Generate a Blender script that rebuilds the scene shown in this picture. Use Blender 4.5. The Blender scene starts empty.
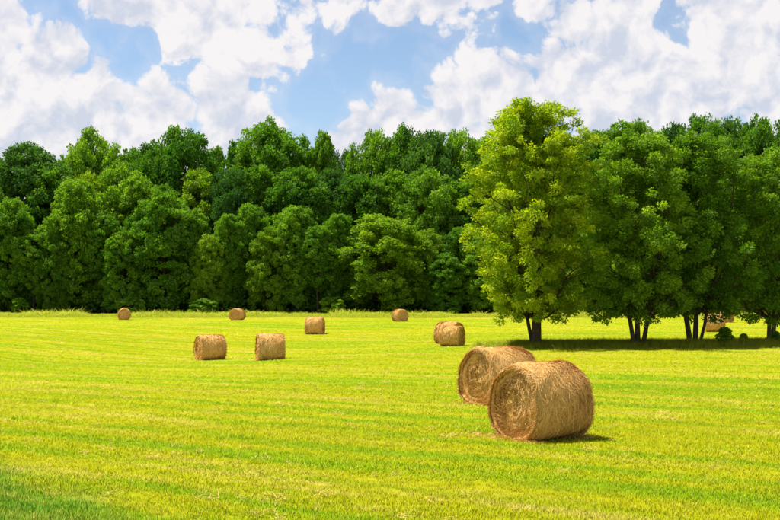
import bpy, math
import numpy as np
from mathutils import Vector

R = math.radians
SC = bpy.context.scene
COL = SC.collection

# ------------------------------------------------------------------ camera
F = 780 * 50 / 36.0            # focal length in photo pixels
CAMZ = 2.7
PITCH = math.atan(38 / F)
cam_d = bpy.data.cameras.new('camera')
cam_d.lens, cam_d.sensor_width, cam_d.sensor_fit = 50, 36, 'HORIZONTAL'
cam_d.clip_start, cam_d.clip_end = 0.1, 6000
cam = bpy.data.objects.new('camera', cam_d)
cam.location = (0, 0, CAMZ)
cam.rotation_euler = (R(90) + PITCH, 0, 0)
COL.objects.link(cam)
SC.camera = cam

def dir_px(px, py):
    x, y = (px - 390) / F, (260 - py) / F
    v = np.array([x, math.cos(PITCH) - y * math.sin(PITCH), math.sin(PITCH) + y * math.cos(PITCH)])
    return v / np.linalg.norm(v)

def X_at(px, d):               # world x of a photo column at depth d (metres along +Y)
    return d * (px - 390) / F

# ------------------------------------------------------------------ sun, sky, exposure
SUN_EL, SUN_AZ = R(67), R(-62)           # azimuth from +Y, negative = towards the left of the picture
S = Vector((math.sin(SUN_AZ) * math.cos(SUN_EL), math.cos(SUN_AZ) * math.cos(SUN_EL), math.sin(SUN_EL)))
ld = bpy.data.lights.new('sun', 'SUN')
ld.energy, ld.angle, ld.color = 5.0, R(0.53), (1.0, 0.95, 0.86)
sun = bpy.data.objects.new('sun', ld)
sun.rotation_euler = S.to_track_quat('Z', 'Y').to_euler()
sun.location = (-40, 40, 80)
COL.objects.link(sun)

SC.view_settings.view_transform = 'Standard'
SC.view_settings.look = 'None'
SC.view_settings.gamma = 1
SC.view_settings.exposure = 0.5
SC.view_settings.use_curve_mapping = False
SC.cycles.use_denoising = True
SC.cycles.max_bounces = 7
SC.cycles.diffuse_bounces = 4
SC.cycles.glossy_bounces = 2
SC.cycles.transmission_bounces = 5
SC.cycles.sample_clamp_indirect = 6

class NT:
    """tiny helper round a node tree"""
    def __init__(s, tree): s.t = tree
    def n(s, kind, **kw):
        nd = s.t.nodes.new(kind)
        for k, v in kw.items(): setattr(nd, k, v)
        return nd
    def put(s, sock, v):
        if isinstance(v, bpy.types.NodeSocket): s.t.links.new(v, sock)
        elif v is not None: sock.default_value = v
    def math(s, op, a, b=None, c=None, clamp=False):
        nd = s.n('ShaderNodeMath', operation=op, use_clamp=clamp)
        for i, v in enumerate((a, b, c)): s.put(nd.inputs[i], v)
        return nd.outputs[0]
    def vm(s, op, a, b=None, scale=None):
        nd = s.n('ShaderNodeVectorMath', operation=op)
        s.put(nd.inputs[0], a); s.put(nd.inputs[1], b)
        if scale is not None: s.put(nd.inputs['Scale'], scale)
        return nd.outputs['Value'] if op in ('DISTANCE', 'DOT_PRODUCT', 'LENGTH') else nd.outputs[0]
    def mr(s, v, a, b, c=0.0, d=1.0, kind='SMOOTHSTEP'):
        nd = s.n('ShaderNodeMapRange', interpolation_type=kind)
        for i, q in enumerate((v, a, b, c, d)): s.put(nd.inputs[i], q)
        return nd.outputs[0]
    def noise(s, vec, scale, detail=3, rough=0.5, dist=0.0):
        nd = s.n('ShaderNodeTexNoise')
        s.put(nd.inputs['Vector'], vec)
        nd.inputs['Scale'].default_value = scale; nd.inputs['Detail'].default_value = detail
        nd.inputs['Roughness'].default_value = rough; nd.inputs['Distortion'].default_value = dist
        return nd.outputs['Fac'] if 'Fac' in nd.outputs else nd.outputs[0]
    def mix(s, f, a, b, blend='MIX'):
        nd = s.n('ShaderNodeMix', data_type='RGBA', blend_type=blend)
        s.put(nd.inputs[0], f); s.put(nd.inputs[6], c4(a)); s.put(nd.inputs[7], c4(b))
        return nd.outputs[2]
    def mapv(s, vec, loc=(0, 0, 0), rot=(0, 0, 0), scale=(1, 1, 1)):
        nd = s.n('ShaderNodeMapping')
        s.put(nd.inputs[0], vec)
        nd.inputs[1].default_value, nd.inputs[2].default_value, nd.inputs[3].default_value = loc, rot, scale
        return nd.outputs[0]

def c4(c):
    if isinstance(c, (tuple, list)) and len(c) == 3: return (c[0], c[1], c[2], 1)
    return c

# clouds of the frame: photo x, y, radius in photo pixels (directions in the sky, i.e. at infinity)
CLOUDS = [
 (0, 30, 40), (48, 66, 46), (15, 100, 62), (64, 46, 30), (90, 105, 50), (40, 150, 64), (90, 60, 14),
 (120, -4, 44), (175, 6, 52), (222, 40, 56), (190, 50, 36), (255, 72, 30), (160, 112, 48), (215, 100, 52),
 (286, 60, 16), (298, 42, 15), (140, 140, 66), (235, 140, 44), (312, 150, 20),
 (350, 136, 38), (400, 126, 44), (448, 84, 28), (466, 30, 22), (478, 62, 30), (505, 96, 50), (450, 126, 56),
 (560, 76, 50), (620, 70, 60), (700, 84, 66), (770, 70, 60), (640, 120, 70), (850, 90, 80), (575, 22, 34), (625, 10, 40), (730, 10, 48), (800, 10, 60),
 (305, -2, 26), (335, 0, 30), (365, 0, 33), (395, 0, 34), (425, -2, 32), (452, -4, 30), (485, -8, 32), (540, -4, 32),
]
HOLES = [(128, 62, 26), (108, 40, 24), (148, 46, 18), (70, 14, 15), (670, 24, 13), (684, 38, 12), (520, 36, 26), (492, 50, 12), (318, 100, 36), (405, 62, 34), (350, 66, 32)]

def build_world():
    w = bpy.data.worlds.new('World'); SC.world = w
    w.use_nodes = True
    w.node_tree.nodes.clear()
    t = NT(w.node_tree)
    tc = t.n('ShaderNodeTexCoord')
    p = tc.outputs['Generated']
    # outlines wobble a little
    wn = t.n('ShaderNodeTexNoise')
    t.put(wn.inputs['Vector'], p)
    wn.inputs['Scale'].default_value = 20; wn.inputs['Detail'].default_value = 2; wn.inputs['Roughness'].default_value = 0.5
    warp = t.vm('SCALE', t.vm('SUBTRACT', wn.outputs['Color'], (0.5, 0.5, 0.5)), scale=0.034)
    q = t.vm('ADD', p, warp)
    field = None
    for (px, py, r) in CLOUDS:
        f = t.math('SUBTRACT', r / F, t.vm('DISTANCE', q, tuple(dir_px(px, py))))
        field = f if field is None else t.math('MAXIMUM', field, f)
    hole = 0.0
    for (px, py, r) in HOLES:
        f = t.math('SUBTRACT', r / F, t.vm('DISTANCE', q, tuple(dir_px(px, py))))
        hole = t.math('MAXIMUM', hole, f)
    field = t.math('MULTIPLY_ADD', hole, -2.0, field)
    # the same kind of broken cumulus goes on outside the frame
    glob = t.math('MULTIPLY', t.math('SUBTRACT', t.noise(t.vm('MULTIPLY', p, (1, 1, 1.7)), 3.3, 3, 0.55), 0.46), 0.22)
    frame = t.mr(t.vm('DISTANCE', p, tuple(dir_px(390, 120))), 0.40, 0.58, 0.25, 0.0)
    field = t.math('MAXIMUM', field, t.math('SUBTRACT', glob, frame))
    field = t.math('MINIMUM', field, 0.030)
    def billow(v):
        vo = t.n('ShaderNodeTexVoronoi', feature='F1')
        t.put(vo.inputs['Vector'], v)
        vo.inputs['Scale'].default_value = 30
        for k, x in (('Detail', 4.0), ('Roughness', 0.52), ('Lacunarity', 2.1)):
            if k in vo.inputs: vo.inputs[k].default_value = x
        return t.math('MULTIPLY', t.math('SUBTRACT', 0.45, vo.outputs['Distance']), 0.042)
    tow = np.array(S)
    b0, b1 = billow(q), billow(t.vm('ADD', q, tuple(tow * 0.013)))
    d0 = t.math('ADD', t.math('ADD', field, 0.024), b0)
    d0 = t.math('MULTIPLY_ADD', t.math('SUBTRACT', t.noise(q, 34, 5, 0.6), 0.5), 0.022, d0)
    alpha = t.math('MAXIMUM', t.mr(d0, -0.005, 0.012), t.mr(d0, -0.045, 0.005, 0.0, 0.20))     # cloud and the thin veil round it
    lit = t.math('MULTIPLY_ADD', t.math('SUBTRACT', b0, b1), 32.0, 0.60)
    big = t.math('SUBTRACT', t.noise(q, 12, 2, 0.5), t.noise(t.vm('ADD', q, tuple(tow * 0.045)), 12, 2, 0.5))
    lit = t.math('MULTIPLY_ADD', big, 2.0, lit)
    lit = t.math('ADD', lit, t.mr(d0, 0.0, 0.03, 0.15, 0.0), clamp=True)
    cc = t.mix(lit, (4.55, 4.85, 5.65), (6.75, 6.5, 6.5))
    sky = t.n('ShaderNodeTexSky', sky_type='NISHITA')
    sky.sun_disc = False
    sky.sun_elevation, sky.sun_rotation = SUN_EL, SUN_AZ
    sky.air_density, sky.dust_density, sky.ozone_density = 1.0, 0.4, 2.0
    col = t.mix(t.math('MULTIPLY', alpha, 0.97), sky.outputs[0], cc)
    bg = t.n('ShaderNodeBackground')
    t.put(bg.inputs[0], col); bg.inputs[1].default_value = 0.10
    out = t.n('ShaderNodeOutputWorld')
    t.t.links.new(bg.outputs[0], out.inputs[0])
    w.cycles.sampling_method = 'NONE'
build_world()

# ------------------------------------------------------------------ helpers
def link(o, parent=None):
    COL.objects.link(o)
    if parent is not None: o.parent = parent
    return o

def tag(o, label=None, cat=None, group=None, kind=None):
    for k, v in (('label', label), ('category', cat), ('group', group), ('kind', kind)):
        if v is not None: o[k] = v
    return o

def empty(name, loc, rz=0.0):
    o = bpy.data.objects.new(name, None)
    o.empty_display_size = 0.3
    o.location, o.rotation_euler = loc, (0, 0, rz)
    return link(o)

def mesh_from(name, verts, faces, mat, smooth=False, tint=None):
    """verts (N,3); faces (M,k) array or a list of such arrays; tint one float for each face"""
    if not isinstance(faces, list): faces = [faces]
    faces = [np.asarray(f, dtype=np.int32) for f in faces if len(f)]
    me = bpy.data.meshes.new(name)
    verts = np.asarray(verts, dtype=np.float32)
    me.vertices.add(len(verts)); me.vertices.foreach_set('co', verts.ravel())
    loops = np.concatenate([f.ravel() for f in faces])
    sizes = np.concatenate([np.full(len(f), f.shape[1], np.int32) for f in faces])
    starts = np.concatenate([[0], np.cumsum(sizes)[:-1]]).astype(np.int32)
    me.loops.add(len(loops)); me.loops.foreach_set('vertex_index', loops)
    me.polygons.add(len(sizes)); me.polygons.foreach_set('loop_start', starts)
    try: me.polygons.foreach_set('loop_total', sizes)
    except Exception: pass
    me.polygons.foreach_set('use_smooth', np.full(len(sizes), smooth, dtype=bool))
    if tint is not None:
        a = me.attributes.new('tint', 'FLOAT', 'FACE')
        a.data.foreach_set('value', np.asarray(tint, dtype=np.float32))
    me.update(calc_edges=True)
    me.materials.append(mat)
    return me

def obj(name, me, parent=None):
    return link(bpy.data.objects.new(name, me), parent)

def new_mat(name):
    m = bpy.data.materials.new(name); m.use_nodes = True
    m.node_tree.nodes.clear()
    return m, NT(m.node_tree)

def finish(t, shader):
    o = t.n('ShaderNodeOutputMaterial'); t.t.links.new(shader, o.inputs[0])

def attr(t, name):
    nd = t.n('ShaderNodeAttribute', attribute_name=name); return nd.outputs['Fac']

# ------------------------------------------------------------------ materials
def leafy(t, col, transl=0.4, gloss=0.04, tcol=None, up=0.0):
    df = t.n('ShaderNodeBsdfDiffuse'); t.put(df.inputs[0], col)
    if up:          # a sward scatters light like one soft layer: lean the blades' shading normal to the sky
        g = t.n('ShaderNodeNewGeometry')
        t.put(df.inputs['Normal'], t.vm('NORMALIZE', t.vm('ADD', t.vm('SCALE', g.outputs['Normal'], scale=1 - up), (0, 0, up))))
    tr = t.n('ShaderNodeBsdfTranslucent'); t.put(tr.inputs[0], tcol if tcol is not None else col)
    m = t.n('ShaderNodeMixShader'); m.inputs[0].default_value = transl
    t.t.links.new(df.outputs[0], m.inputs[1]); t.t.links.new(tr.outputs[0], m.inputs[2])
    if gloss <= 0: return m.outputs[0]
    gl = t.n('ShaderNodeBsdfGlossy'); gl.inputs['Roughness'].default_value = 0.6
    gl.inputs[0].default_value = (1, 1, 1, 1)
    m2 = t.n('ShaderNodeMixShader'); m2.inputs[0].default_value = gloss
    t.t.links.new(m.outputs[0], m2.inputs[1]); t.t.links.new(gl.outputs[0], m2.inputs[2])
    return m2.outputs[0]

def leaf_mat(name, dark, mid, light, transl=0.4, warm=1.25):
    m, t = new_mat(name)
    ti = attr(t, 'tint')
    oi = t.n('ShaderNodeObjectInfo')
    cr = t.n('ShaderNodeValToRGB')
    t.put(cr.inputs[0], ti)
    e = cr.color_ramp.elements
    e[0].position, e[0].color = 0.12, c4(dark)
    e[1].position, e[1].color = 0.92, c4(light)
    k = e.new(0.5); k.color = c4(mid)
    hs = t.n('ShaderNodeHueSaturation')
    t.put(hs.inputs['Color'], cr.outputs[0])
    t.put(hs.inputs['Hue'], t.mr(oi.outputs['Random'], 0, 1, 0.482, 0.514, 'LINEAR'))
    t.put(hs.inputs['Value'], t.mr(oi.outputs['Random'], 0, 1, 1.32, 0.74, 'LINEAR'))
    col = hs.outputs[0]
    tc = t.mix(1.0, col, (1.65 * warm, 1.65, 0.65), 'MULTIPLY')
    finish(t, leafy(t, col, transl, 0.012, tc))
    return m

def bark_mat(name, a, b):
    m, t = new_mat(name)
    tc = t.n('ShaderNodeTexCoord')
    v = t.mapv(tc.outputs['Object'], scale=(1, 1, 0.25))
    n = t.noise(v, 14, 5, 0.65)
    col = t.mix(t.mr(n, 0.3, 0.7), a, b)
    b_ = t.n('ShaderNodeBump'); b_.inputs['Strength'].default_value = 0.8; b_.inputs['Distance'].default_value = 0.03
    t.put(b_.inputs['Height'], n)
    d = t.n('ShaderNodeBsdfDiffuse'); t.put(d.inputs[0], col); t.put(d.inputs['Normal'], b_.outputs[0])
    finish(t, d.outputs[0])
    return m

VERGE_A, VERGE_B = np.array([-6.3, 17.6]), np.array([-3.2, 13.3])    # edge between the mown field and the road verge
vd = (VERGE_B - VERGE_A) / np.linalg.norm(VERGE_B - VERGE_A)
VERGE_N = np.array([vd[1], -vd[0]])                                   # points to the verge side
if np.dot(VERGE_N, np.array([-1, -1])) < 0: VERGE_N = -VERGE_N

def field_colour(t):
    """colour of the mown meadow by place: swaths of cut grass, straw-pale streaks, greener strips, green verge"""
    geo = t.n('ShaderNodeNewGeometry'); P = geo.outputs['Position']
    Q = t.mapv(P, rot=(0, 0, R(34)))                     # x along the mown rows, y across them
    a = t.noise(t.mapv(Q, scale=(0.05, 0.55, 0.0)), 1.0, 5, 0.62, 0.5)      # swaths
    b = t.noise(t.mapv(Q, scale=(0.30, 2.6, 0.0)), 1.0, 4, 0.6, 0.4)        # fine streaks
    c = t.noise(t.mapv(P, loc=(7, 3, 0), scale=(0.035, 0.07, 0.0)), 1.0, 4, 0.55)            # broad patches
    sq = t.n('ShaderNodeSeparateXYZ'); t.put(sq.inputs[0], Q)
    ws = t.math('MULTIPLY_ADD', t.noise(t.mapv(Q, scale=(0.12, 0.12, 0.0)), 1.0, 2), 3.0, t.math('MULTIPLY', sq.outputs[1], 2 * math.pi / 1.7))
    wave = t.math('MULTIPLY', t.math('SINE', ws), 0.045)                      # one pass of the mower after another
    e = t.noise(t.mapv(P, scale=(9, 9, 9)), 1.0, 2, 0.6)
    g = t.math('ADD', t.math('MULTIPLY', a, 0.62), t.math('MULTIPLY', b, 0.38))
    g = t.math('ADD', t.math('ADD', g, wave), t.math('MULTIPLY', t.math('SUBTRACT', c, 0.5), 0.35))
    col = t.mix(t.mr(g, 0.385, 0.55), (0.215, 0.355, 0.004), (0.425, 0.420, 0.005))
    straw = t.math('MULTIPLY', t.mr(a, 0.50, 0.66), t.mr(b, 0.44, 0.62))
    col = t.mix(t.math('MULTIPLY', straw, 0.85), col, (0.60, 0.46, 0.13))
    col = t.mix(t.math('MULTIPLY', t.mr(e, 0.5, 0.75), 0.35), col, (0.42, 0.41, 0.03))
    # verge
    dv = t.vm('DOT_PRODUCT', t.vm('SUBTRACT', P, (VERGE_A[0], VERGE_A[1], 0)), (VERGE_N[0], VERGE_N[1], 0))
    dv = t.math('ADD', dv, t.math('MULTIPLY', t.math('SUBTRACT', t.noise(P, 0.9, 3), 0.5), 1.6))
    vc = t.mix(t.mr(b, 0.4, 0.62), (0.105, 0.270, 0.018), (0.30, 0.38, 0.05))
    col = t.mix(t.mr(dv, -0.7, 0.7), col, vc)
    return col

def ground_material():
    m, t = new_mat('meadow_ground')
    col = field_colour(t)
    geo = t.n('ShaderNodeNewGeometry')
    n = t.noise(geo.outputs['Position'], 11, 4, 0.7)
    bp = t.n('ShaderNodeBump'); bp.inputs['Strength'].default_value = 0.5; bp.inputs['Distance'].default_value = 0.06
    t.put(bp.inputs['Height'], n)
    col = t.mix(1.0, col, (0.80, 0.80, 0.80), 'MULTIPLY')
    soil = t.mix(t.mr(n, 0.35, 0.65), t.mix(0.25, col, (0.10, 0.075, 0.03)), col)
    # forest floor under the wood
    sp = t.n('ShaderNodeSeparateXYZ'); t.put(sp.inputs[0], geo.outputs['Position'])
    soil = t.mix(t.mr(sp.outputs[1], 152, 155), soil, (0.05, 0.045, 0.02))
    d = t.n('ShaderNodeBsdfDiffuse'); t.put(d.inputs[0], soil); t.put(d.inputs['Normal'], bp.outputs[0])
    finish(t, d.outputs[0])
    return m

def grass_material(name, tall=False):
    m, t = new_mat(name)
    ti = attr(t, 'tint')
    if tall:
        cr = t.n('ShaderNodeValToRGB'); t.put(cr.inputs[0], ti)
        e = cr.color_ramp.elements
        e[0].position, e[0].color = 0.0, (0.20, 0.31, 0.010, 1)
        e[1].position, e[1].color = 1.0, (0.54, 0.43, 0.13, 1)
        k = e.new(0.55); k.color = (0.38, 0.42, 0.012, 1)
        col = cr.outputs[0]
    else:
        col = field_colour(t)
        col = t.mix(t.mr(ti, 0.78, 1.0, 0, 0.8), col, (0.66, 0.57, 0.12))
        col = t.mix(t.mr(ti, 0.0, 0.3, 0.55, 0.0), col, (0.15, 0.28, 0.010))
    col = t.mix(1.0, col, (1.12, 1.16, 1.0), 'MULTIPLY')
    finish(t, leafy(t, col, 0.25, 0.0, t.mix(1.0, col, (1.2, 1.25, 0.6), 'MULTIPLY'), 0.88))
    return m

def hay_material(name):
    m, t = new_mat(name)
    tc = t.n('ShaderNodeTexCoord')
    ti = attr(t, 'tint')
    n = t.noise(tc.outputs['Object'], 26, 5, 0.7, 0.5)
    n2 = t.noise(tc.outputs['Object'], 3.0, 3, 0.5)
    col = t.mix(t.mr(n, 0.32, 0.68), (0.64, 0.325, 0.080), (0.90, 0.56, 0.190))
    col = t.mix(t.mr(n2, 0.4, 0.68, 0, 0.45), col, (0.74, 0.41, 0.115))
    col = t.mix(t.mr(ti, 0.0, 0.45, 0.55, 0.0), col, (0.42, 0.195, 0.048))
    col = t.mix(t.mr(ti, 0.55, 1.0, 0.0, 0.80), col, (0.92, 0.64, 0.29))
    bp = t.n('ShaderNodeBump'); bp.inputs['Strength'].default_value = 0.9; bp.inputs['Distance'].default_value = 0.03
    t.put(bp.inputs['Height'], n)
    d = t.n('ShaderNodeBsdfDiffuse'); t.put(d.inputs[0], col); t.put(d.inputs['Normal'], bp.outputs[0])
    finish(t, d.outputs[0])
    return m

M_GROUND = ground_material()
M_GRASS = grass_material('meadow_grass')
M_TALL = grass_material('tall_grass', True)
M_HAY = hay_material('hay')
M_BARK = bark_mat('bark_dark', (0.035, 0.026, 0.018), (0.10, 0.078, 0.055))
M_BARK2 = bark_mat('bark_grey', (0.06, 0.05, 0.035), (0.17, 0.14, 0.10))
M_LEAF_GOLD = leaf_mat('leaves_yellow_green', (0.145, 0.260, 0.006), (0.315, 0.420, 0.008), (0.58, 0.60, 0.014), 0.50, 1.0)
M_LEAF_FG = leaf_mat('leaves_fresh_green', (0.048, 0.135, 0.006), (0.105, 0.225, 0.008), (0.195, 0.32, 0.012), 0.45, 0.95)
M_LEAF_W = leaf_mat('leaves_wood_green', (0.054, 0.148, 0.008), (0.104, 0.236, 0.010), (0.195, 0.345, 0.014), 0.46, 0.95)
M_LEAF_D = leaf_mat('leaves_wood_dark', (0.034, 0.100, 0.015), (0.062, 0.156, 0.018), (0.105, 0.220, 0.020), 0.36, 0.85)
M_LEAF_L = leaf_mat('leaves_wood_bright', (0.070, 0.165, 0.006), (0.135, 0.260, 0.008), (0.225, 0.335, 0.012), 0.46, 0.98)

# ------------------------------------------------------------------ terrain
def ground_z(x, y):
    x = np.asarray(x, float); y = np.asarray(y, float)
    z = -0.80 * np.exp(-((x + 12) / 15.0) ** 2 - ((y - 68) / 30.0) ** 2)
    z = z + 0.45 / (1 + np.exp(-(y - 143) / 3.0))
    z = z + 0.05 * np.sin(x * 0.21 + 1.0) * np.sin(y * 0.13) * np.clip((y - 26) / 20, 0, 1)
    z = z + 6.0 * np.clip((y - 190) / 200, 0, 1) ** 1.5
    return z

def build_ground():
    def axis(parts):
        return np.unique(np.concatenate([np.linspace(a, b, n) for a, b, n in parts]))
    xs = axis([(-3000, -200, 14), (-200, -60, 29), (-60, 60, 121), (60, 200, 29), (200, 3000, 14)])
    ys = axis([(-500, -20, 13), (-20, 100, 121), (100, 200, 81), (200, 420, 23), (420, 4500, 18)])
    Xg, Yg = np.meshgrid(xs, ys)
    Z = ground_z(Xg, Yg)
    V = np.stack([Xg, Yg, Z], -1).reshape(-1, 3)
    nx, ny = len(xs), len(ys)
    i = (np.arange(ny - 1)[:, None] * nx + np.arange(nx - 1)[None, :]).ravel()
    Fc = np.stack([i, i + 1, i + nx + 1, i + nx], -1)
    tag(obj('ground', mesh_from('ground', V, Fc, M_GROUND, True)), 'sunlit mown hay meadow, yellow green with pale streaks', kind='structure')
build_ground()

# ------------------------------------------------------------------ grass (stuff)
def tuft_mesh(name, rng, n, rad, h, w, lean, mat):
    a = rng.uniform(0, 2 * np.pi, n); r = rad * np.sqrt(rng.uniform(0, 1, n))
    base = np.stack([r * np.cos(a), r * np.sin(a), np.full(n, -0.02)], -1)
    la = rng.uniform(0, 2 * np.pi, n)
    hh = h * rng.uniform(0.5, 1.3, n); lr = hh * lean * rng.uniform(0.1, 1.3, n)
    ld_ = np.stack([np.cos(la), np.sin(la), np.zeros(n)], -1)
    sd = rng.uniform(0, np.pi, n)
    side = np.stack([np.cos(sd), np.sin(sd), np.zeros(n)], -1) * (w * rng.uniform(0.6, 1.3, n))[:, None] / 2
    up = np.array([0, 0, 1.0])
    mid = base + ld_ * (lr * 0.35)[:, None] + up * (hh * 0.6)[:, None]
    tip = base + ld_ * lr[:, None] + up * hh[:, None]
    V = np.stack([base - side, base + side, mid + side * .8, mid - side * .8, tip], 1).reshape(-1, 3)
    k = np.arange(n)[:, None] * 5
    q = k + np.array([0, 1, 2, 3]); tr = k + np.array([3, 2, 4])
    ti = rng.uniform(0, 1, n)
    return mesh_from(name, V, [q, tr], mat, False, np.concatenate([ti, ti]))

def scatter(name, pts, scl, tufts, label):
    """one object whose vertices each carry one tuft"""
    me = bpy.data.meshes.new(name)
    me.vertices.add(len(pts)); me.vertices.foreach_set('co', pts.astype(np.float32).ravel())
    a = me.attributes.new('tuft_scale', 'FLOAT_VECTOR', 'POINT'); a.data.foreach_set('vector', scl.astype(np.float32).ravel())
    me.materials.append(tufts[0].materials[0])
    o = obj(name, me)
    tag(o, label, 'grass', kind='stuff')
    pc = bpy.data.collections.new(name + '_tufts')
    for tm in tufts:
        pc.objects.link(bpy.data.objects.new(tm.name, tm))
    g = bpy.data.node_groups.new(name + '_scatter', 'GeometryNodeTree')
    g.interface.new_socket('Geometry', in_out='INPUT', socket_type='NodeSocketGeometry')
    g.interface.new_socket('Geometry', in_out='OUTPUT', socket_type='NodeSocketGeometry')
    N, L = g.nodes, g.links
    gi, go = N.new('NodeGroupInput'), N.new('NodeGroupOutput')
    ip = N.new('GeometryNodeInstanceOnPoints')
    ci = N.new('GeometryNodeCollectionInfo'); ci.inputs[0].default_value = pc
    ci.inputs['Separate Children'].default_value = True; ci.inputs['Reset Children'].default_value = True
    rv = N.new('FunctionNodeRandomValue'); rv.data_type = 'FLOAT'
    rv.inputs[2].default_value = 0; rv.inputs[3].default_value = 2 * math.pi
    cx = N.new('ShaderNodeCombineXYZ')
    na = N.new('GeometryNodeInputNamedAttribute'); na.data_type = 'FLOAT_VECTOR'; na.inputs[0].default_value = 'tuft_scale'
    L.new(gi.outputs[0], ip.inputs['Points']); L.new(ci.outputs[0], ip.inputs['Instance'])
    ip.inputs['Pick Instance'].default_value = True
    L.new([s for s in rv.outputs if s.enabled][0], cx.inputs[2]); L.new(cx.outputs[0], ip.inputs['Rotation'])
    L.new([s for s in na.outputs if s.enabled][0], ip.inputs['Scale'])
    L.new(ip.outputs[0], go.inputs[0])
    mod = o.modifiers.new('scatter', 'NODES'); mod.node_group = g
    return o

def build_grass():
    rng = np.random.default_rng(5)
    short = [tuft_mesh('tuft', rng, 40, 0.16, 0.065, 0.008, 0.7, M_GRASS) for _ in range(5)]
    P, Sc = [], []
    for d0, d1, dens, sx, sz in ((9, 16, 75, 1.0, 1.0), (16, 24, 52, 1.15, 1.0), (24, 36, 28, 1.5, 1.0), (36, 58, 12, 2.1, 1.0), (58, 90, 4.0, 3.0, 1.0), (90, 140, 1.5, 4.5, 1.0)):
        w = d1 * 0.36 * 1.12 + 3
        n = int(dens * (d1 - d0) * 2 * w)
        x = rng.uniform(-w, w, n); y = rng.uniform(d0, d1, n)
        k = np.abs(x) < y * 0.36 * 1.12 + 3
        x, y = x[k], y[k]
        clump = 0.75 + 0.5 * (0.5 + 0.5 * np.sin(x * 0.5 + 2.1 * np.sin(y * .3)) * np.sin(y * 1.7 + np.sin(x * .4))) 
        s = rng.uniform(0.75, 1.25, len(x)) * clump
        v = (np.stack([x, y], -1) - VERGE_A) @ VERGE_N
        ver = np.clip((v + rng.normal(0, .35, len(v))) / 0.8, 0, 1)
        P.append(np.stack([x, y, ground_z(x, y)], -1))
        Sc.append(np.stack([sx * s * (1 + .2 * ver), sx * s * (1 + .2 * ver), sz * s * (1 + 1.0 * ver)], -1))
    scatter('meadow_grass', np.concatenate(P), np.concatenate(Sc), short, 'short mown yellow green grass blades covering the near meadow')
    # wisps of dry hay left along the rows
    wisp = []
    for q in range(4):
        n = 22
        a_ = rng.uniform(0, 6.28, n); r_ = .24 * np.sqrt(rng.uniform(0, 1, n)); h_ = rng.uniform(0, np.pi, n); l_ = rng.uniform(.08, .26, n)
        c_ = np.stack([r_ * np.cos(a_), r_ * np.sin(a_), rng.uniform(.015, .065, n)], -1)
        t_ = np.stack([np.cos(h_), np.sin(h_), rng.normal(0, .15, n)], -1) * (l_ / 2)[:, None]
        s_ = np.stack([-np.sin(h_), np.cos(h_), np.zeros(n)], -1) * .0045
        V_ = np.stack([c_ - t_ - s_, c_ - t_ + s_, c_ + t_ + s_, c_ + t_ - s_], 1).reshape(-1, 3)
        wisp.append(mesh_from('hay_wisp', V_, np.arange(n * 4).reshape(-1, 4), M_HAY, False, rng.uniform(.4, 1, n)))
    th = R(34)
    P, Sc = [], []
    for d0, d1, n, k in ((10, 24, 450, .7), (24, 50, 700, .9), (50, 110, 800, 1.4)):
        w = d1 * .40 + 3
        x = rng.uniform(-w, w, n); y = rng.uniform(d0, d1, n)
        u = x * math.cos(th) - y * math.sin(th); v = x * math.sin(th) + y * math.cos(th)
        row = np.round(v / 2.7)
        v = row * 2.7 + rng.normal(0, .62, n) + .25 * np.sin(u * .3 + row)
        x = u * math.cos(th) + v * math.sin(th); y = -u * math.sin(th) + v * math.cos(th)
        thick = np.sin(u * .21 + row * 2.3) + .8 * np.sin(u * .83 + row * 5.1) + .5 * np.sin(u * 2.3 + row)
        ok = (thick > .2 + rng.normal(0, .8, n)) & (y > 9) & (((np.stack([x, y], -1) - VERGE_A) @ VERGE_N) < .2)
        x, y = x[ok], y[ok]
        f = rng.uniform(.5, 1.2, len(x))
        P.append(np.stack([x, y, ground_z(x, y)], -1)); Sc.append(np.stack([f * k, f * k, np.ones(len(x))], -1))
    o = scatter('loose_hay', np.concatenate(P), np.concatenate(Sc), wisp, 'thin pale wisps of dry hay lying along the mown rows')
    o['category'] = 'hay'
    # unmown strip under the field trees
    tall = [tuft_mesh('tall_tuft', rng, 42, 0.30, 0.42, 0.014, 0.55, M_TALL) for _ in range(4)]
    n = 9000
    x = rng.uniform(5, 42, n); y = 62.9 + rng.normal(0, 1.5, n) + 0.3 * np.sin(x * 0.8)
    keep = rng.uniform(0, 1, n) < np.clip((x - 5) / 3, 0.1, 1)
    x, y = x[keep], y[keep]
    s = rng.uniform(0.5, 1.25, len(x)) * (1 - 0.45 * np.clip(np.abs(y - 62.3) / 2.5, 0, 1))
    scatter('unmown_grass', np.stack([x, y, ground_z(x, y)], -1), np.stack([s * 1.2, s * 1.2, s], -1), tall, 'uncut taller grass in the shade under the field trees')
    # ragged grass along the foot of the wood
    n = 11000
    x = rng.uniform(-78, 78, n); y = rng.uniform(139.5, 149.5, n)
    s = rng.uniform(0.6, 1.5, n) * (0.75 + 0.35 * np.sin(x * 0.37 + np.sin(x * .9)) * np.sin(x * .11)) * np.clip((y - 138) / 8, .25, 1) * np.where(rng.uniform(0, 1, n) < .06, 1.9, 1.0)
    scatter('field_edge_grass', np.stack([x, y, ground_z(x, y)], -1), np.stack([s * 2.0, s * 2.0, s * .8], -1), tall, 'ragged uncut grass along the foot of the wood')
build_grass()

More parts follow.
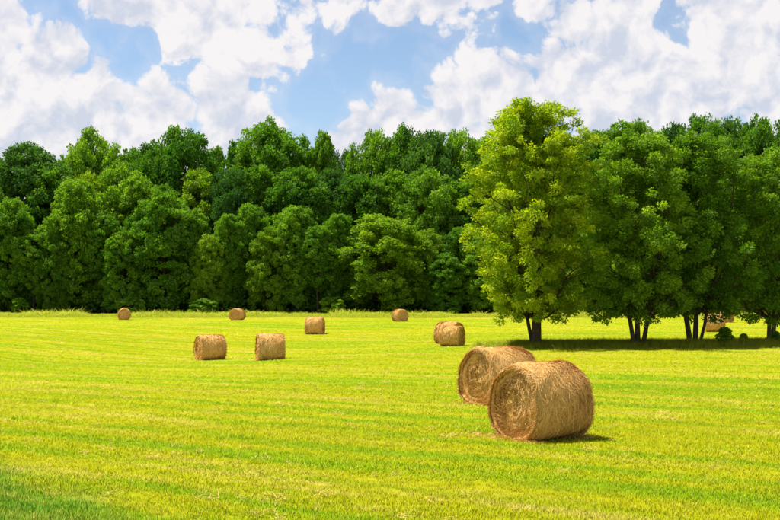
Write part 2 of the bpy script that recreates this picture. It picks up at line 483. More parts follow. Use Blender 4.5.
# ------------------------------------------------------------------ trees
def tube(path, radii, sides, rng=None):
    path = np.asarray(path, float); n = len(path)
    tan = np.gradient(path, axis=0); tan /= np.linalg.norm(tan, axis=1)[:, None] + 1e-9
    ref = np.array([0.3, 0.9, 0.1]) if abs(tan[0][0]) < .8 else np.array([0, 0, 1.0])
    u = np.cross(tan, ref); u /= np.linalg.norm(u, axis=1)[:, None] + 1e-9
    v = np.cross(tan, u)
    a = np.linspace(0, 2 * np.pi, sides, endpoint=False)
    rr = np.asarray(radii)[:, None, None]
    V = path[:, None, :] + rr * (np.cos(a)[None, :, None] * u[:, None, :] + np.sin(a)[None, :, None] * v[:, None, :])
    i = np.arange(n - 1)[:, None] * sides; j = np.arange(sides)[None, :]; jn = (j + 1) % sides
    Q = np.stack([(i + j), (i + jn), (i + sides + jn), (i + sides + j)], -1).reshape(-1, 4)
    return V.reshape(-1, 3), Q

def bez(a, b, c, n):
    t = np.linspace(0, 1, n)[:, None]
    return (1 - t) ** 2 * a + 2 * t * (1 - t) * b + t * t * c

def tree_meshes(name, seed, H, Rad, base, shape, leaf, bark, stems=((0, 0, 0, 0),), limbs=44, subs=5, leaves=100, size=0.16,
                clump=0.75, droop=0.1, trunk_r=0.25, sub_wood=True, elong=1.8, lobes=0.18, fill=0.25, flat=0.6):
    """shape(h) in 0..1 -> relative radius of the crown; stems: (dx, dy, lean azimuth, lean)"""
    rng = np.random.default_rng(seed)
    WV, WQ, off = [], [], 0
    def add_tube(p, r, s):
        nonlocal off
        V, Q = tube(p, r, s); WV.append(V); WQ.append(Q + off); off += len(V)
    z0 = base * H
    ph = rng.uniform(0, 6.28, 6)
    def env(h, a):
        """crown radius in metres at relative height h and azimuth a"""
        w = 1 + lobes * (np.sin(2 * a + ph[0] + 3 * h) * .6 + np.sin(3 * a + ph[1] - 5 * h) * .5 + np.sin(5 * a + ph[2] + 9 * h) * .4)
        return Rad * shape(h) * w
    stem_paths = []
    for (dx, dy, la, le, *thick) in stems:
        top = np.array([dx + math.cos(la) * le * H, dy + math.sin(la) * le * H, H * rng.uniform(.84, .9)])
        k = 9
        p = bez(np.array([dx, dy, -0.12]), np.array([dx + .55 * le * H * math.cos(la), dy + .55 * le * H * math.sin(la), H * .40]), top, k)
        p[1:-1, :2] += rng.normal(0, .012 * H, (k - 2, 2)) * np.linspace(.2, 1, k - 2)[:, None]
        r = trunk_r * (thick[0] if thick else 1) * np.linspace(1, .10, k) ** .9
        r[0] *= 1.35
        # fine spacing near the ground for the root flare
        p = np.concatenate([p[:1], p[:1] + (p[1:2] - p[:1]) * .12, p[1:]]); r = np.concatenate([r[:1], [r[1] * 1.12], r[1:]])
        add_tube(p, r, 9); stem_paths.append((p, r))
    C, CR = [], []                       # clump centres, clump factor
    ga = rng.uniform(0, 6.28)
    for k in range(limbs):
        f = (k + .5) / limbs
        h = f ** 0.9                      # relative height of the limb's tip in the crown
        az = ga + k * 2.39996 + rng.normal(0, .25)
        rad = env(h, az) * rng.uniform(.50, 1.02)
        tz = z0 + h * (H - z0) * .97
        p, r = stem_paths[k % len(stem_paths)]
        sz = max(z0 * .75 + .2 * H * h * .2, tz - rad * rng.uniform(.55, 1.0) - .04 * H)
        sz = min(sz, H * .84)
        sx = np.array([np.interp(sz, p[:, 2], p[:, i]) for i in range(2)])
        sr = np.interp(sz, p[:, 2], r)
        a = np.array([sx[0], sx[1], sz]); c = np.array([math.cos(az) * rad, math.sin(az) * rad, tz])
        m = a + (c - a) * .45 + np.array([0, 0, (.14 - droop) * rad])
        lp = bez(a, m, c, 7); lp[1:-1] += rng.normal(0, .035 * rad, (5, 3))
        lr = np.linspace(max(.012, min(sr * .55, .02 + rad * .018)), .008, 7)
        add_tube(lp, lr, 5)
        C.append(lp[-1]); CR.append(1.0)
        for q in range(subs):
            tt = rng.uniform(.25, .98)
            b0 = lp[min(6, int(tt * 6))]
            dirv = (c - a) / (np.linalg.norm(c - a) + 1e-6) * .5 + rng.normal(0, .55, 3) + np.array([0, 0, .15 - droop])
            dirv /= np.linalg.norm(dirv)
            ln = rad * rng.uniform(.22, .5) * (1.15 - .4 * tt) + .3
            b2 = b0 + dirv * ln
            hh = np.clip((b2[2] - z0) / (H - z0), 0.01, .99)
            rb = math.hypot(b2[0], b2[1]); lim = env(hh, math.atan2(b2[1], b2[0]))
            if rb > lim * 1.1: b2[:2] *= lim * rng.uniform(.85, 1.1) / rb
            b2[2] = max(min(b2[2], H), z0 * rng.uniform(.62, 1.0))
            if sub_wood: add_tube(bez(b0, (b0 + b2) / 2 + np.array([0, 0, .06 * ln]), b2, 4), np.linspace(.014, .005, 4), 3)
            C.append(b2); CR.append(rng.uniform(.7, 1.1))
            if rng.uniform() < fill: C.append((b0 + b2) / 2); CR.append(.7)
    # top
    for (p, r) in stem_paths:
        C.append(p[-1] + np.array([0, 0, .02 * H])); CR.append(.9)
    C = np.array(C); CR = np.array(CR)
    nl = np.maximum(8, (leaves * CR ** 1.5).astype(int))
    idx = np.repeat(np.arange(len(C)), nl)
    n = len(idx)
    ctint = rng.uniform(0, 1, len(C))
    d = rng.normal(0, 1, (n, 3)); d /= np.linalg.norm(d, axis=1)[:, None]
    rr = clump * CR[idx] * rng.uniform(0, 1, n) ** .45
    asp = rng.uniform(.8, 1.25, (len(C), 3)) * np.array([1, 1, flat])
    cen = C[idx] + d * rr[:, None] * asp[idx]
    cen[:, 2] = np.maximum(cen[:, 2], 0.1)
    # leaves: long rhombs, pointing outward and a little down, faces mostly to the sky
    out = d + np.stack([cen[:, 0], cen[:, 1], np.zeros(n)], -1) / (Rad * 1.2)
    ax = out + rng.normal(0, .55, (n, 3)) + np.array([0, 0, -.25 - droop]); ax /= np.linalg.norm(ax, axis=1)[:, None]
    nm = rng.normal(0, .75, (n, 3)) + d * .5 + np.array([0, 0, .75])
    sd = np.cross(ax, nm); sd /= np.linalg.norm(sd, axis=1)[:, None] + 1e-9
    s = size * rng.uniform(.55, 1.35, n)
    L = ax * (s * elong * .5)[:, None]; W = sd * (s * .5)[:, None]
    nrm = np.cross(sd, ax)
    fold = nrm * (s * .12)[:, None]
    V = np.stack([cen - L, cen + W * .95 - L * .1 + fold, cen + L, cen - W * .95 - L * .1 + fold], 1).reshape(-1, 3)
    q = (np.arange(n) * 4)[:, None] + np.array([0, 1, 2, 3])
    tint = np.clip(.45 * ctint[idx] + .55 * rng.uniform(0, 1, n), 0, 1)
    crown = mesh_from(name + '_crown', V, q, leaf, False, tint)
    wood = mesh_from(name + '_trunk', np.concatenate(WV), np.concatenate(WQ), bark, True)
    return wood, crown

def plant_tree(name, meshes, x, y, rz, label, cat='tree', group=None, scale=(1, 1, 1), sink=0.0):
    o = empty(name, (x, y, float(ground_z(x, y)) - sink), rz)
    o.scale = scale
    tag(o, label, cat, group)
    obj('trunk', meshes[0], o); obj('crown', meshes[1], o)
    return o

def sh_round(h): return np.sqrt(np.clip(1 - (2 * h - .95) ** 2 * .98, 0.02, 1))
def sh_egg(h):   return np.clip(np.sin(np.pi * np.clip(h * .86 + .14, 0, 1) ** .8), .06, 1)
def sh_cone(h):  return np.clip((1 - h) ** .75 * 1.05 * (0.55 + min(1, h * 4) * .45), .05, 1)
def sh_low(h):   return np.clip(np.sqrt(np.clip(1 - h ** 2.6, 0.01, 1)) * (.72 + .28 * math.sin(math.pi * min(1, h * 1.6))), .05, 1)
def sh_big(h):
    return float(np.interp(h, [0, .06, .16, .3, .45, .62, .76, .87, .95, 1], [.60, .86, .97, 1.02, 1.02, .97, .88, .75, .54, .32]))

# --- the trees that stand in the field
TD = 62.0
FT = dict(subs=10, size=.084, clump=.44, flat=.75, elong=2.1, fill=.12)
big = tree_meshes('big_tree', 21, 14.4, 4.5, .14, sh_big, M_LEAF_GOLD, M_BARK, stems=((0, 0, 0.4, .03), (-.16, .10, 2.95, .13, .38)), limbs=88, leaves=135,
                  droop=.0, trunk_r=.30, lobes=.17, **FT)
plant_tree('field_tree', big, X_at(536, TD), TD, 0.0, 'tall yellow green tree, brightest and leftmost of the trees standing in the field', group='trees standing in the field')
t2 = tree_meshes('multi_stem_tree', 33, 12.3, 3.3, .16, sh_big, M_LEAF_FG, M_BARK, stems=((-.2, 0, 2.9, .13, .8), (.0, .15, 1.2, .04), (.22, -.05, .1, .15, .85)), limbs=66, leaves=125,
                 droop=.0, trunk_r=.165, lobes=.28, **FT)
plant_tree('field_tree', t2, X_at(638, 61.5), 61.5, 0.0, 'green field tree on three splayed stems, next right of the tall yellow green one', group='trees standing in the field')
t3 = tree_meshes('dark_field_tree', 47, 12.5, 3.5, .18, sh_big, M_LEAF_FG, M_BARK, stems=((-.22, 0, 2.7, .10), (.05, .1, .6, .05), (.22, -.1, 6.1, .18, .6)), limbs=70, leaves=125,
                 droop=.0, trunk_r=.17, lobes=.28, **FT)
plant_tree('field_tree', t3, X_at(694, 63.5), 63.5, 0.0, 'dense green field tree standing just left of the hay bales in its shade', group='trees standing in the field')
t4 = tree_meshes('slim_field_tree', 58, 11.4, 3.2, .15, sh_big, M_LEAF_FG, M_BARK2, stems=((0, 0, .3, .03), (.18, .05, .2, .09)), limbs=56, leaves=115,
                 droop=.0, trunk_r=.14, lobes=.3, **FT)
plant_tree('field_tree', t4, X_at(768, 64), 64, 0.0, 'slim pale stemmed tree at the right edge of the field trees', group='trees standing in the field')

# small bushes at their feet
bush = tree_meshes('bush', 71, 1.5, .7, .02, sh_low, M_LEAF_FG, M_BARK, limbs=14, subs=4, leaves=55, size=.11, clump=.26, trunk_r=.04, lobes=.3)
for px, d, s, lab in ((724, 62.2, .66, 'small pointed bush below the hay bales behind the field trees'),
                      (743, 62.8, .42, 'low bush between the pointed bush and the slim field tree'),
                      (775, 62.4, .5, 'low bush at the foot of the slim tree by the right edge')):
    plant_tree('bush', bush, X_at(px, d), d, px * .7, lab, 'bush', 'bushes under the field trees', (s * 1.1, s * 1.1, s))

# --- the wood behind the meadow
def lobed_tree(name, seed, leaf, base, lobes, lobe_r, Rad, H=20.0, per=16, leaves=72, size=.245, low=0.0):
    """a broad crown of rounded boughs as seen from afar: boughs > leaf clumps > leaves"""
    rng = np.random.default_rng(seed)
    WV, WQ, off = [], [], 0
    def add_tube(p, r, sd):
        nonlocal off
        V, Q = tube(p, r, sd); WV.append(V); WQ.append(Q + off); off += len(V)
    zc, hz = H * (1 + base) / 2, H * (1 - base) / 2
    top = np.array([0, 0, H * .86])
    tp = bez(np.array([0, 0, -.3]), np.array([rng.normal(0, .4), rng.normal(0, .4), H * .4]), top, 7)
    add_tube(tp, np.linspace(.34, .06, 7), 7)
    C, CR, CT = [], [], []
    for k in range(lobes):
        f = (k + .5) / lobes
        zz = 1 - 2 * f * (1 - low * 0)                     # spread from the top of the crown down
        zz = np.clip(zz + rng.normal(0, .08), -1, 1)
        az = k * 2.39996 + rng.normal(0, .3)
        rr = math.sqrt(max(0, 1 - abs(zz) ** 2.2)) * rng.uniform(.62, .98)
        if low and zz < 0: rr = max(rr, (low + (1 - low) * (1 + zz)) * rng.uniform(.7, 1))
        br = lobe_r * rng.uniform(.75, 1.25)
        c = np.array([math.cos(az) * rr * (Rad - br * .5), math.sin(az) * rr * (Rad - br * .5), zc + zz * (hz - br * .8)])
        sz = np.clip(c[2] - Rad * .6, H * .12, H * .8)
        a = np.array([np.interp(sz, tp[:, 2], tp[:, 0]), np.interp(sz, tp[:, 2], tp[:, 1]), sz])
        add_tube(bez(a, (a + c) / 2 + np.array([0, 0, .3]), c, 5), np.linspace(.11, .03, 5), 4)
        bt = rng.uniform(0, 1)
        n = int(per * (br / lobe_r) ** 2) + 1
        d = rng.normal(0, 1, (n, 3)); d[:, 2] = d[:, 2] * .9 + .35
        d[:, :2] += np.array([math.cos(az), math.sin(az)]) * .45 * rr
        d /= np.linalg.norm(d, axis=1)[:, None]
        pos = c + d * br * rng.uniform(.55, 1.08, n)[:, None] * np.array([1, 1, .85])
        C.append(pos); CR.append(rng.uniform(.65, 1.2, n)); CT.append(np.clip(.5 * bt + .5 * rng.uniform(0, 1, n), 0, 1))
    C, CR, CT = np.concatenate(C), np.concatenate(CR), np.concatenate(CT)
    nl = (leaves * CR ** 1.5).astype(int) + 6
    idx = np.repeat(np.arange(len(C)), nl); n = len(idx)
    d = rng.normal(0, 1, (n, 3)); d /= np.linalg.norm(d, axis=1)[:, None]
    cen = C[idx] + d * (lobe_r * .42 * CR[idx] * rng.uniform(0, 1, n) ** .5)[:, None] * np.array([1, 1, .75])
    cen[:, 2] = np.maximum(cen[:, 2], .05)
    ax = d + rng.normal(0, .6, (n, 3)) + np.array([0, 0, -.2]); ax /= np.linalg.norm(ax, axis=1)[:, None]
    sd = np.cross(ax, rng.normal(0, .75, (n, 3)) + d * .5 + np.array([0, 0, .7])); sd /= np.linalg.norm(sd, axis=1)[:, None] + 1e-9
    s_ = size * rng.uniform(.5, 1.4, n)
    Lx, Wx = ax * (s_ * .72)[:, None], sd * (s_ * .5)[:, None]
    V = np.stack([cen - Lx, cen + Wx, cen + Lx, cen - Wx], 1).reshape(-1, 3)
    q = (np.arange(n) * 4)[:, None] + np.arange(4)
    tint = np.clip(.6 * CT[idx] + .4 * rng.uniform(0, 1, n), 0, 1)
    return (mesh_from(name + '_trunk', np.concatenate(WV), np.concatenate(WQ), M_BARK, True), mesh_from(name + '_crown', V, q, leaf, False, tint))

W = {}
W['round'] = [lobed_tree('wood_tree_a', 101 + k, M_LEAF_W, .34, 30, 2.3, 6.0) for k in range(3)]
W['tall'] = [lobed_tree('wood_tree_b', 111 + k, M_LEAF_W, .26, 30, 1.9, 4.6) for k in range(3)]
W['dark'] = [lobed_tree('wood_tree_c', 121 + k, M_LEAF_D, .34, 30, 2.2, 5.8) for k in range(2)]
W['low'] = [lobed_tree('wood_tree_d', 131 + k, M_LEAF_W, .0, 54, 2.0, 5.2, low=.8) for k in range(3)]
W['bright'] = [lobed_tree('wood_tree_e', 141 + k, M_LEAF_L, .0, 50, 2.1, 5.8, low=.8) for k in range(2)]
WIDTH = {'round': 6.0, 'tall': 4.6, 'dark': 5.8, 'low': 5.2, 'bright': 5.8}

LOOK = {'round': 'round headed green tree', 'tall': 'narrow green tree', 'dark': 'dark green tree',
        'low': 'low branched green tree', 'bright': 'light green spreading tree'}
def ordinal(n):
    return f"{n}{'th' if 10 <= n % 100 <= 20 else {1: 'st', 2: 'nd', 3: 'rd'}.get(n % 10, 'th')}"

# (photo x of the crown's middle, photo y of its top, half width in photo px, kind, depth)
BACK = [(-30, 150, 30, 'tall', 176), (28, 143, 31, 'dark', 170), (64, 156, 13, 'tall', 178), (92, 133, 24, 'round', 176), (128, 150, 20, 'tall', 180), (152, 146, 22, 'round', 177),
        (182, 128, 30, 'round', 174), (216, 147, 11, 'tall', 182), (238, 142, 16, 'tall', 178), (270, 124, 33, 'round', 175), (302, 136, 20, 'tall', 178), (322, 133, 14, 'tall', 176),
        (345, 154, 16, 'dark', 182), (374, 134, 22, 'round', 176), (402, 130, 26, 'round', 177), (430, 131, 26, 'dark', 174), (458, 134, 24, 'round', 177), (488, 138, 26, 'tall', 178),
        (520, 140, 28, 'round', 178), (556, 138, 28, 'round', 178), (592, 132, 26, 'tall', 176), (618, 124, 26, 'tall', 174), (646, 125, 26, 'round', 176), (676, 128, 24, 'dark', 174),
        (703, 119, 28, 'round', 172), (734, 123, 24, 'dark', 176), (758, 121, 26, 'round', 172), (790, 122, 28, 'dark', 175), (822, 128, 30, 'round', 175)]
MID = [(-8, 182, 30, 'round', 163), (48, 166, 26, 'tall', 164), (80, 174, 24, 'bright', 162), (116, 164, 28, 'round', 165), (142, 172, 22, 'tall', 161), (205, 170, 28, 'bright', 165),
       (232, 172, 22, 'dark', 162), (258, 166, 22, 'tall', 164), (297, 170, 30, 'low', 162), (332, 172, 24, 'dark', 166), (362, 176, 24, 'tall', 163), (392, 172, 26, 'tall', 165),
       (424, 170, 26, 'round', 162), (452, 178, 22, 'tall', 164), (484, 180, 26, 'low', 163), (520, 176, 28, 'round', 162), (558, 174, 28, 'tall', 164), (596, 170, 28, 'round', 162),
       (632, 164, 28, 'tall', 163), (668, 168, 28, 'low', 162), (706, 160, 28, 'round', 163), (744, 164, 28, 'bright', 162), (782, 162, 28, 'round', 163), (815, 166, 30, 'low', 162)]
FRONT = [(-18, 205, 28, 'low', 153), (10, 200, 22, 'low', 152), (34, 226, 18, 'tall', 151), (52, 236, 15, 'bright', 150), (76, 180, 27, 'low', 153), (104, 214, 18, 'tall', 152), (122, 232, 17, 'low', 150), (137, 214, 15, 'tall', 153),
         (164, 188, 27, 'low', 152), (192, 210, 18, 'tall', 154), (208, 236, 16, 'bright', 150), (228, 214, 18, 'low', 153), (250, 204, 18, 'tall', 154), (268, 228, 18, 'bright', 151), (294, 206, 24, 'low', 153), (318, 226, 17, 'tall', 151), (338, 214, 18, 'low', 154),
         (383, 215, 34, 'bright', 151), (424, 230, 20, 'bright', 153), (446, 254, 16, 'low', 150), (462, 228, 18, 'tall', 153), (484, 240, 20, 'low', 151), (515, 222, 26, 'low', 152), (552, 226, 26, 'tall', 153), (590, 220, 26, 'low', 151),
         (628, 224, 26, 'low', 153), (664, 218, 26, 'low', 152), (702, 222, 26, 'tall', 152), (740, 212, 27, 'low', 153), (778, 216, 28, 'bright', 152), (812, 218, 28, 'low', 153)]
def plant_row(rows, row_label, seed, widen):
    rng = np.random.default_rng(seed)
    for i, (px, py, hw, kind, d) in enumerate(rows):
        ms = W[kind][int(rng.integers(len(W[kind])))]
        x, y = X_at(px, d), float(d)
        gz = float(ground_z(x, y))
        v = dir_px(px, py); top = CAMZ + v[2] / v[1] * d
        sz = (top - gz) / 20.0 / 0.985
        sx = hw * d / F / WIDTH[kind] * widen
        sy = sx * rng.uniform(.9, 1.1)
        plant_tree('woodland_tree', ms, x, y, rng.uniform(0, 6.28), f"{LOOK[kind]}, {ordinal(i + 1)} from the left {row_label}", group='trees of the wood behind the meadow',
                   scale=(sx, sy, sz))
plant_row(BACK, 'on the wood skyline', 1, 1.28)
FRONT = [(a, b, c, k, d + 4.5) for a, b, c, k, d in FRONT]
MID = [(a, b, c, k, d + 3) for a, b, c, k, d in MID]
plant_row(MID, 'in the middle tier of the wood', 2, 1.18)
plant_row(FRONT, 'along the wood edge', 3, 1.12)

scrub = [lobed_tree('scrub', 151 + k, (M_LEAF_W, M_LEAF_D, M_LEAF_W)[k], .0, 16, .55, 1.5, H=3.0, per=9, leaves=40, size=.2, low=.9) for k in range(3)]
rs = np.random.default_rng(9)
for i, px in enumerate((20, 131, 203, 213, 332, 436, 453, 660)):
    d = 151.0 + rs.uniform(-1.2, 1.5); k = int(rs.integers(3)); f = rs.uniform(.5, 1.0) ** 1.5
    plant_tree('shrub', scrub[k], X_at(px, d), d, rs.uniform(0, 6), f"{('green', 'dark green', 'rounded green')[k]} shrub at the foot of the wood, {ordinal(i + 1)} shrub from the left", 'shrub',
               'shrubs along the foot of the wood', (f * rs.uniform(1.0, 1.7), f, f * rs.uniform(.7, 1.1)))

# depth of the wood behind the trees that can be told apart, and the dim scrub between their trunks
def build_thicket():
    rng = np.random.default_rng(77)
    n = 90000
    x = rng.uniform(-95, 95, n); y = rng.uniform(184, 200, n)
    hmax = 17.5 + 2.5 * np.sin(x * .19) + 1.5 * np.sin(x * .53 + 1) 
    z = ground_z(x, y) + hmax * rng.uniform(0, 1, n) ** .8
    m = 26000
    x2 = rng.uniform(-80, 80, m); y2 = rng.uniform(155, 172, m)
    z2 = ground_z(x2, y2) + (2.6 + 1.4 * np.sin(x2 * .45) * np.sin(x2 * .17 + y2 * .3)) * rng.uniform(0, 1, m) ** .8
    cen = np.stack([np.concatenate([x, x2]), np.concatenate([y, y2]), np.concatenate([z, z2])], -1)
    s = np.concatenate([np.full(n, .75), np.full(m, .42)]) * rng.uniform(.6, 1.3, n + m)
    ax = rng.normal(0, 1, (n + m, 3)); ax /= np.linalg.norm(ax, axis=1)[:, None]
    sd = np.cross(ax, rng.normal(0, .7, (n + m, 3)) + np.array([0, -.3, .8])); sd /= np.linalg.norm(sd, axis=1)[:, None]
    Lx, Wx = ax * (s * .7)[:, None], sd * (s * .5)[:, None]
    V = np.stack([cen - Lx, cen + Wx, cen + Lx, cen - Wx], 1).reshape(-1, 3)
    q = (np.arange(n + m) * 4)[:, None] + np.arange(4)
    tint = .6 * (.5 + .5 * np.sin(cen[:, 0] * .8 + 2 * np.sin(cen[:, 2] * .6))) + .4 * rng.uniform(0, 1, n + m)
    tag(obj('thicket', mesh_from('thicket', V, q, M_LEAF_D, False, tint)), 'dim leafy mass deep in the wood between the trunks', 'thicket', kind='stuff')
build_thicket()

# ------------------------------------------------------------------ hay bales
def bale_meshes(name, seed, D=1.5, Ln=1.4, res=(96, 26), strands=14000, ends=5500, w=.010, spill=250):
    rng = np.random.default_rng(seed)
    Rr = D / 2
    ph = rng.uniform(0, 6.28, 12)
    def bump(a, u):      # radius offset at angle a and axial position u (-1..1)
        return (.018 * np.sin(2 * a + ph[0]) + .014 * np.sin(3 * a + ph[1] + 2 * u) + .010 * np.sin(7 * a + ph[2] + 3 * u) + .012 * np.sin(5.5 * u + ph[3] + np.sin(a))
                + .007 * np.sin(13 * a + ph[4] + 7 * u) + .006 * np.sin(17 * u + ph[5] + 3 * np.sin(2 * a)))
    def sag(P):          # the bale's own weight: flat foot, slightly wide; then stand on the ground
        P = P.copy()
        zr = P[:, 2]
        low = np.clip(-zr / Rr, 0, 1)
        P[:, 2] = np.where(zr < 0, zr * (1 - .17 * low ** 2.2), zr)
        P[:, 0] *= 1 + .075 * low
        P[:, 2] += Rr * .83
        return P
    def on_side(a, u, off):
        edge = np.clip((np.abs(u) - .86) / .14, 0, 1)
        rr = Rr + bump(a, u) - .055 * edge ** 2.2 + off
        # axis along local Y
        return np.stack([rr * np.sin(a), u * Ln / 2, rr * np.cos(a)], -1)
    def end_y(r, a, s):  # face of an end: rolled layers, slightly hollow or proud
        k = r / Rr
        return s * (Ln / 2 - .03 + .035 * np.sin(k * 9 + ph[6] + a * .5) * .5 + .015 * np.sin(k * 30 - a + ph[7]) * (k > .1) + .05 * (1 - k) * math.sin(ph[8]) + .012 * np.sin(5 * a + 6 * k + ph[9]))
    na, nu = res
    a = np.linspace(0, 2 * np.pi, na, endpoint=False); u = np.linspace(-1, 1, nu)
    A, U = np.meshgrid(a, u)
    V = on_side(A.ravel(), U.ravel(), rng.normal(0, .006, A.size))
    i = np.arange(nu - 1)[:, None] * na; j = np.arange(na)[None, :]; jn = (j + 1) % na
    Q = np.stack([i + j, i + jn, i + na + jn, i + na + j], -1).reshape(-1, 4)
    side = mesh_from(name + '_side', sag(V), Q, M_HAY, True, rng.uniform(.2, .6, len(Q)))
    nr = max(8, nu // 2)
    def end_mesh(s):
        rr = np.linspace(.02, 1, nr)
        A2, K = np.meshgrid(a, rr)
        A2, K = A2.ravel(), K.ravel()
        rim = Rr + bump(A2, np.full_like(A2, float(s))) - .055
        P = np.stack([K * rim * np.sin(A2), end_y(K * Rr, A2, s) + rng.normal(0, .006, len(A2)), K * rim * np.cos(A2)], -1)
        P[-na:, 1] = s * Ln / 2
        i = np.arange(nr - 1)[:, None] * na
        Q = np.stack([i + j, i + jn, i + na + jn, i + na + j], -1).reshape(-1, 4)
        P = np.concatenate([P, [[0, end_y(0.0, 0.0, s), 0]]])
        T = np.stack([np.full(na, len(P) - 1), np.arange(na), (np.arange(na) + 1) % na], -1)
        return mesh_from(name + '_end', sag(P), [Q, T], M_HAY, True, rng.uniform(.05, .5, len(Q) + len(T)))
    # loose straw lying along the winding, some of it standing off
    n = strands
    sa = rng.uniform(0, 2 * np.pi, n); su = rng.uniform(-1, 1, n)
    ln = rng.uniform(.10, .36, n); th = rng.normal(0, .38, n)
    da = ln * np.cos(th) / Rr; du = ln * np.sin(th) / (Ln / 2)
    off0 = rng.uniform(.0, .016, n); lift = np.where(rng.uniform(0, 1, n) < .07, rng.uniform(.01, .07, n), rng.uniform(-.012, .012, n))
    pts = [on_side(sa + da * k, np.clip(su + du * k, -1.02, 1.02), off0 + lift * k ** 2) for k in (0, .5, 1)]
    m = ends
    P3 = []
    for s in (-1, 1):
        r0 = Rr * .96 * np.sqrt(rng.uniform(.004, 1, m)); a0 = rng.uniform(0, 2 * np.pi, m)
        l2 = rng.uniform(.07, .26, m); t2_ = rng.normal(0, .45, m) + np.where(rng.uniform(0, 1, m) < .12, 1.5, 0)
        lif = np.where(rng.uniform(0, 1, m) < .08, rng.uniform(.02, .10, m), .010)
        o2 = rng.uniform(0, .014, m)
        one = []
        for k in (0, .5, 1):
            px_ = r0 * np.sin(a0) + k * l2 * np.cos(a0 + t2_); pz_ = r0 * np.cos(a0) - k * l2 * np.sin(a0 + t2_)
            rn = np.hypot(px_, pz_); f = np.minimum(1, Rr * .985 / (rn + 1e-6))
            one.append(np.stack([px_ * f, end_y(np.minimum(rn, Rr), np.arctan2(px_, pz_), s) + s * (o2 + lif * k ** 2), pz_ * f], -1))
        P3.append(one)
    # fringe along both rims, hanging over the edge of the end
    m2 = ends // 3
    P4 = []
    for s in (-1, 1):
        a0 = rng.uniform(0, 2 * np.pi, m2); l2 = rng.uniform(.05, .17, m2); sp = rng.normal(0, .4, m2)
        c0 = on_side(a0, np.full(m2, s * .93), np.full(m2, .0))
        dr = np.stack([np.cos(a0) * sp - np.sin(a0) * rng.uniform(-.1, .5, m2), np.full(m2, s * .75), -np.sin(a0) * sp - np.cos(a0) * rng.uniform(-.1, .5, m2)], -1)
        P4.append([c0, c0 + dr * (l2 * .6)[:, None], c0 + dr * l2[:, None] + np.array([0, 0, -.4]) * (l2 ** 2 * 3)[:, None]])
    P0, P1, P2 = [np.concatenate([pts[k]] + [e[k] for e in P3] + [e[k] for e in P4]) for k in range(3)]
    P0, P1, P2 = sag(P0), sag(P1), sag(P2)
    for P in (P1, P2): P[:, 2] = np.maximum(P[:, 2], .01)
    # straw spilled on the ground round the foot
    if spill:
        sx = rng.normal(0, .75, spill) * .75; sy = rng.choice([-1, 1], spill) * (Ln / 2 + np.abs(rng.normal(0, .14, spill)))
        q = rng.uniform(0, 6.28, spill); l3 = rng.uniform(.08, .3, spill)
        g0 = np.stack([sx, sy, rng.uniform(.02, .06, spill)], -1); dd = np.stack([np.cos(q), np.sin(q), np.zeros(spill)], -1)
        P0 = np.concatenate([P0, g0]); P1 = np.concatenate([P1, g0 + dd * (l3 * .5)[:, None] + [0, 0, .025]]); P2 = np.concatenate([P2, g0 + dd * l3[:, None]])
    n = len(P0)
    T = P2 - P0; cenr = np.array([0, 0, Rr * .83])
    rad = P1 - cenr
    sdv = np.cross(T, rad) + rng.normal(0, .05, (n, 3)) ; sdv /= np.linalg.norm(sdv, axis=1)[:, None] + 1e-9
    sdv *= (w * .5 * rng.uniform(.6, 1.5, n))[:, None]
    V = np.stack([P0 - sdv, P0 + sdv, P1 - sdv, P1 + sdv, P2 - sdv * .5, P2 + sdv * .5], 1).reshape(-1, 3)
    k = np.arange(n)[:, None] * 6
    Q1 = k + np.array([0, 1, 3, 2]); Q2 = k + np.array([2, 3, 5, 4])
    ti = rng.uniform(0, 1, n)
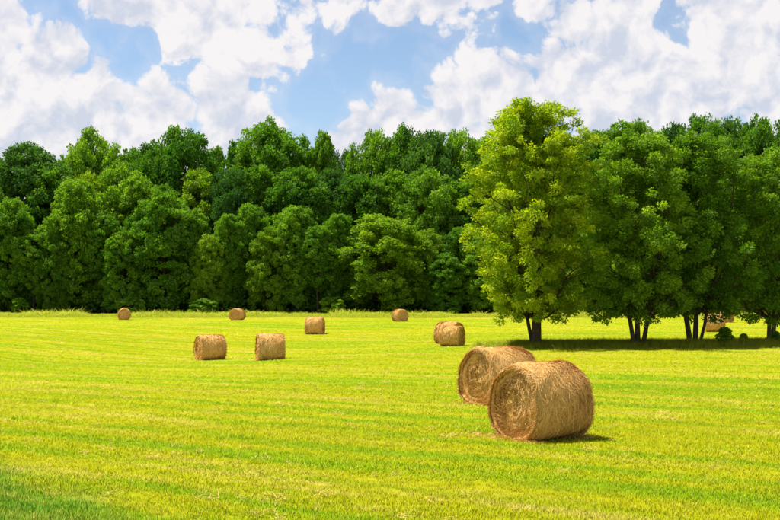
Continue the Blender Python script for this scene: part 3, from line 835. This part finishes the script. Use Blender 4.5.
    straw = mesh_from(name + '_straw', V, [Q1, Q2], M_HAY, False, np.concatenate([ti, ti]))
    return side, end_mesh(-1), end_mesh(1), straw

def place_bale(meshes, px, d, ang, label, scale=1.0):
    """ang: the heading of the bale's axis (local +Y) in degrees from world +Y, anticlockwise"""
    x, y = X_at(px, d), float(d)
    o = empty('hay_bale', (x, y, float(ground_z(x, y)) - 0.02), R(ang))
    o.scale = (scale,) * 3
    tag(o, label, 'hay bale', 'round hay bales on the meadow')
    obj('rolled_side', meshes[0], o); obj('end_face', meshes[1], o); obj('end_face', meshes[2], o)
    tag(obj('loose_straw', meshes[3], o), kind='stuff')
    return o

near = bale_meshes('bale_near', 3, 1.60, 1.32, strands=24000, ends=9000, w=.008, spill=420)
near2 = bale_meshes('bale_near_b', 4, 1.62, 1.40, strands=16000, ends=6000, w=.010, spill=120)
farb = [bale_meshes('bale_far', 10 + k, 1.56, 1.38, (64, 16), 2600, 1000, .03, 30) for k in range(3)]
# the end that shows looks left towards the camera: heading of local -Y
place_bale(near, 540, 21.3, -60, 'large round hay bale nearest the camera with shaggy rolled end')
place_bale(near2, 498, 28.5, -58, 'round hay bale partly hidden behind the nearest one')
place_bale(farb[0], 210.5, 61.5, -62, 'round hay bale in the hollow at left, its shaded end facing left')
place_bale(farb[1], 270.5, 58.5, -76, 'round hay bale in the hollow, right of its twin at the left')
place_bale(farb[2], 452, 66.0, 66, 'front hay bale of the overlapping pair left of the tall tree', .86)
place_bale(farb[0], 449.0, 70, 52, 'rear hay bale of the overlapping pair left of the tall tree')
place_bale(farb[1], 315, 92, 80, 'small distant hay bale alone in mid field with squared outline')
place_bale(farb[2], 400, 126, 28, 'far hay bale near the wood, rightmost of the three by its edge')
place_bale(farb[0], 237.5, 131, -20, 'far hay bale near the wood, middle of the three by its edge')
place_bale(farb[1], 124.5, 134, 15, 'far hay bale near the wood, leftmost of all the bales')
place_bale(farb[2], 715, 86, 70, 'shaded hay bale seen under the branches between right hand field trees')
place_bale(farb[0], 724, 118, 40, 'far hay bale glimpsed above the shaded one under the branches')
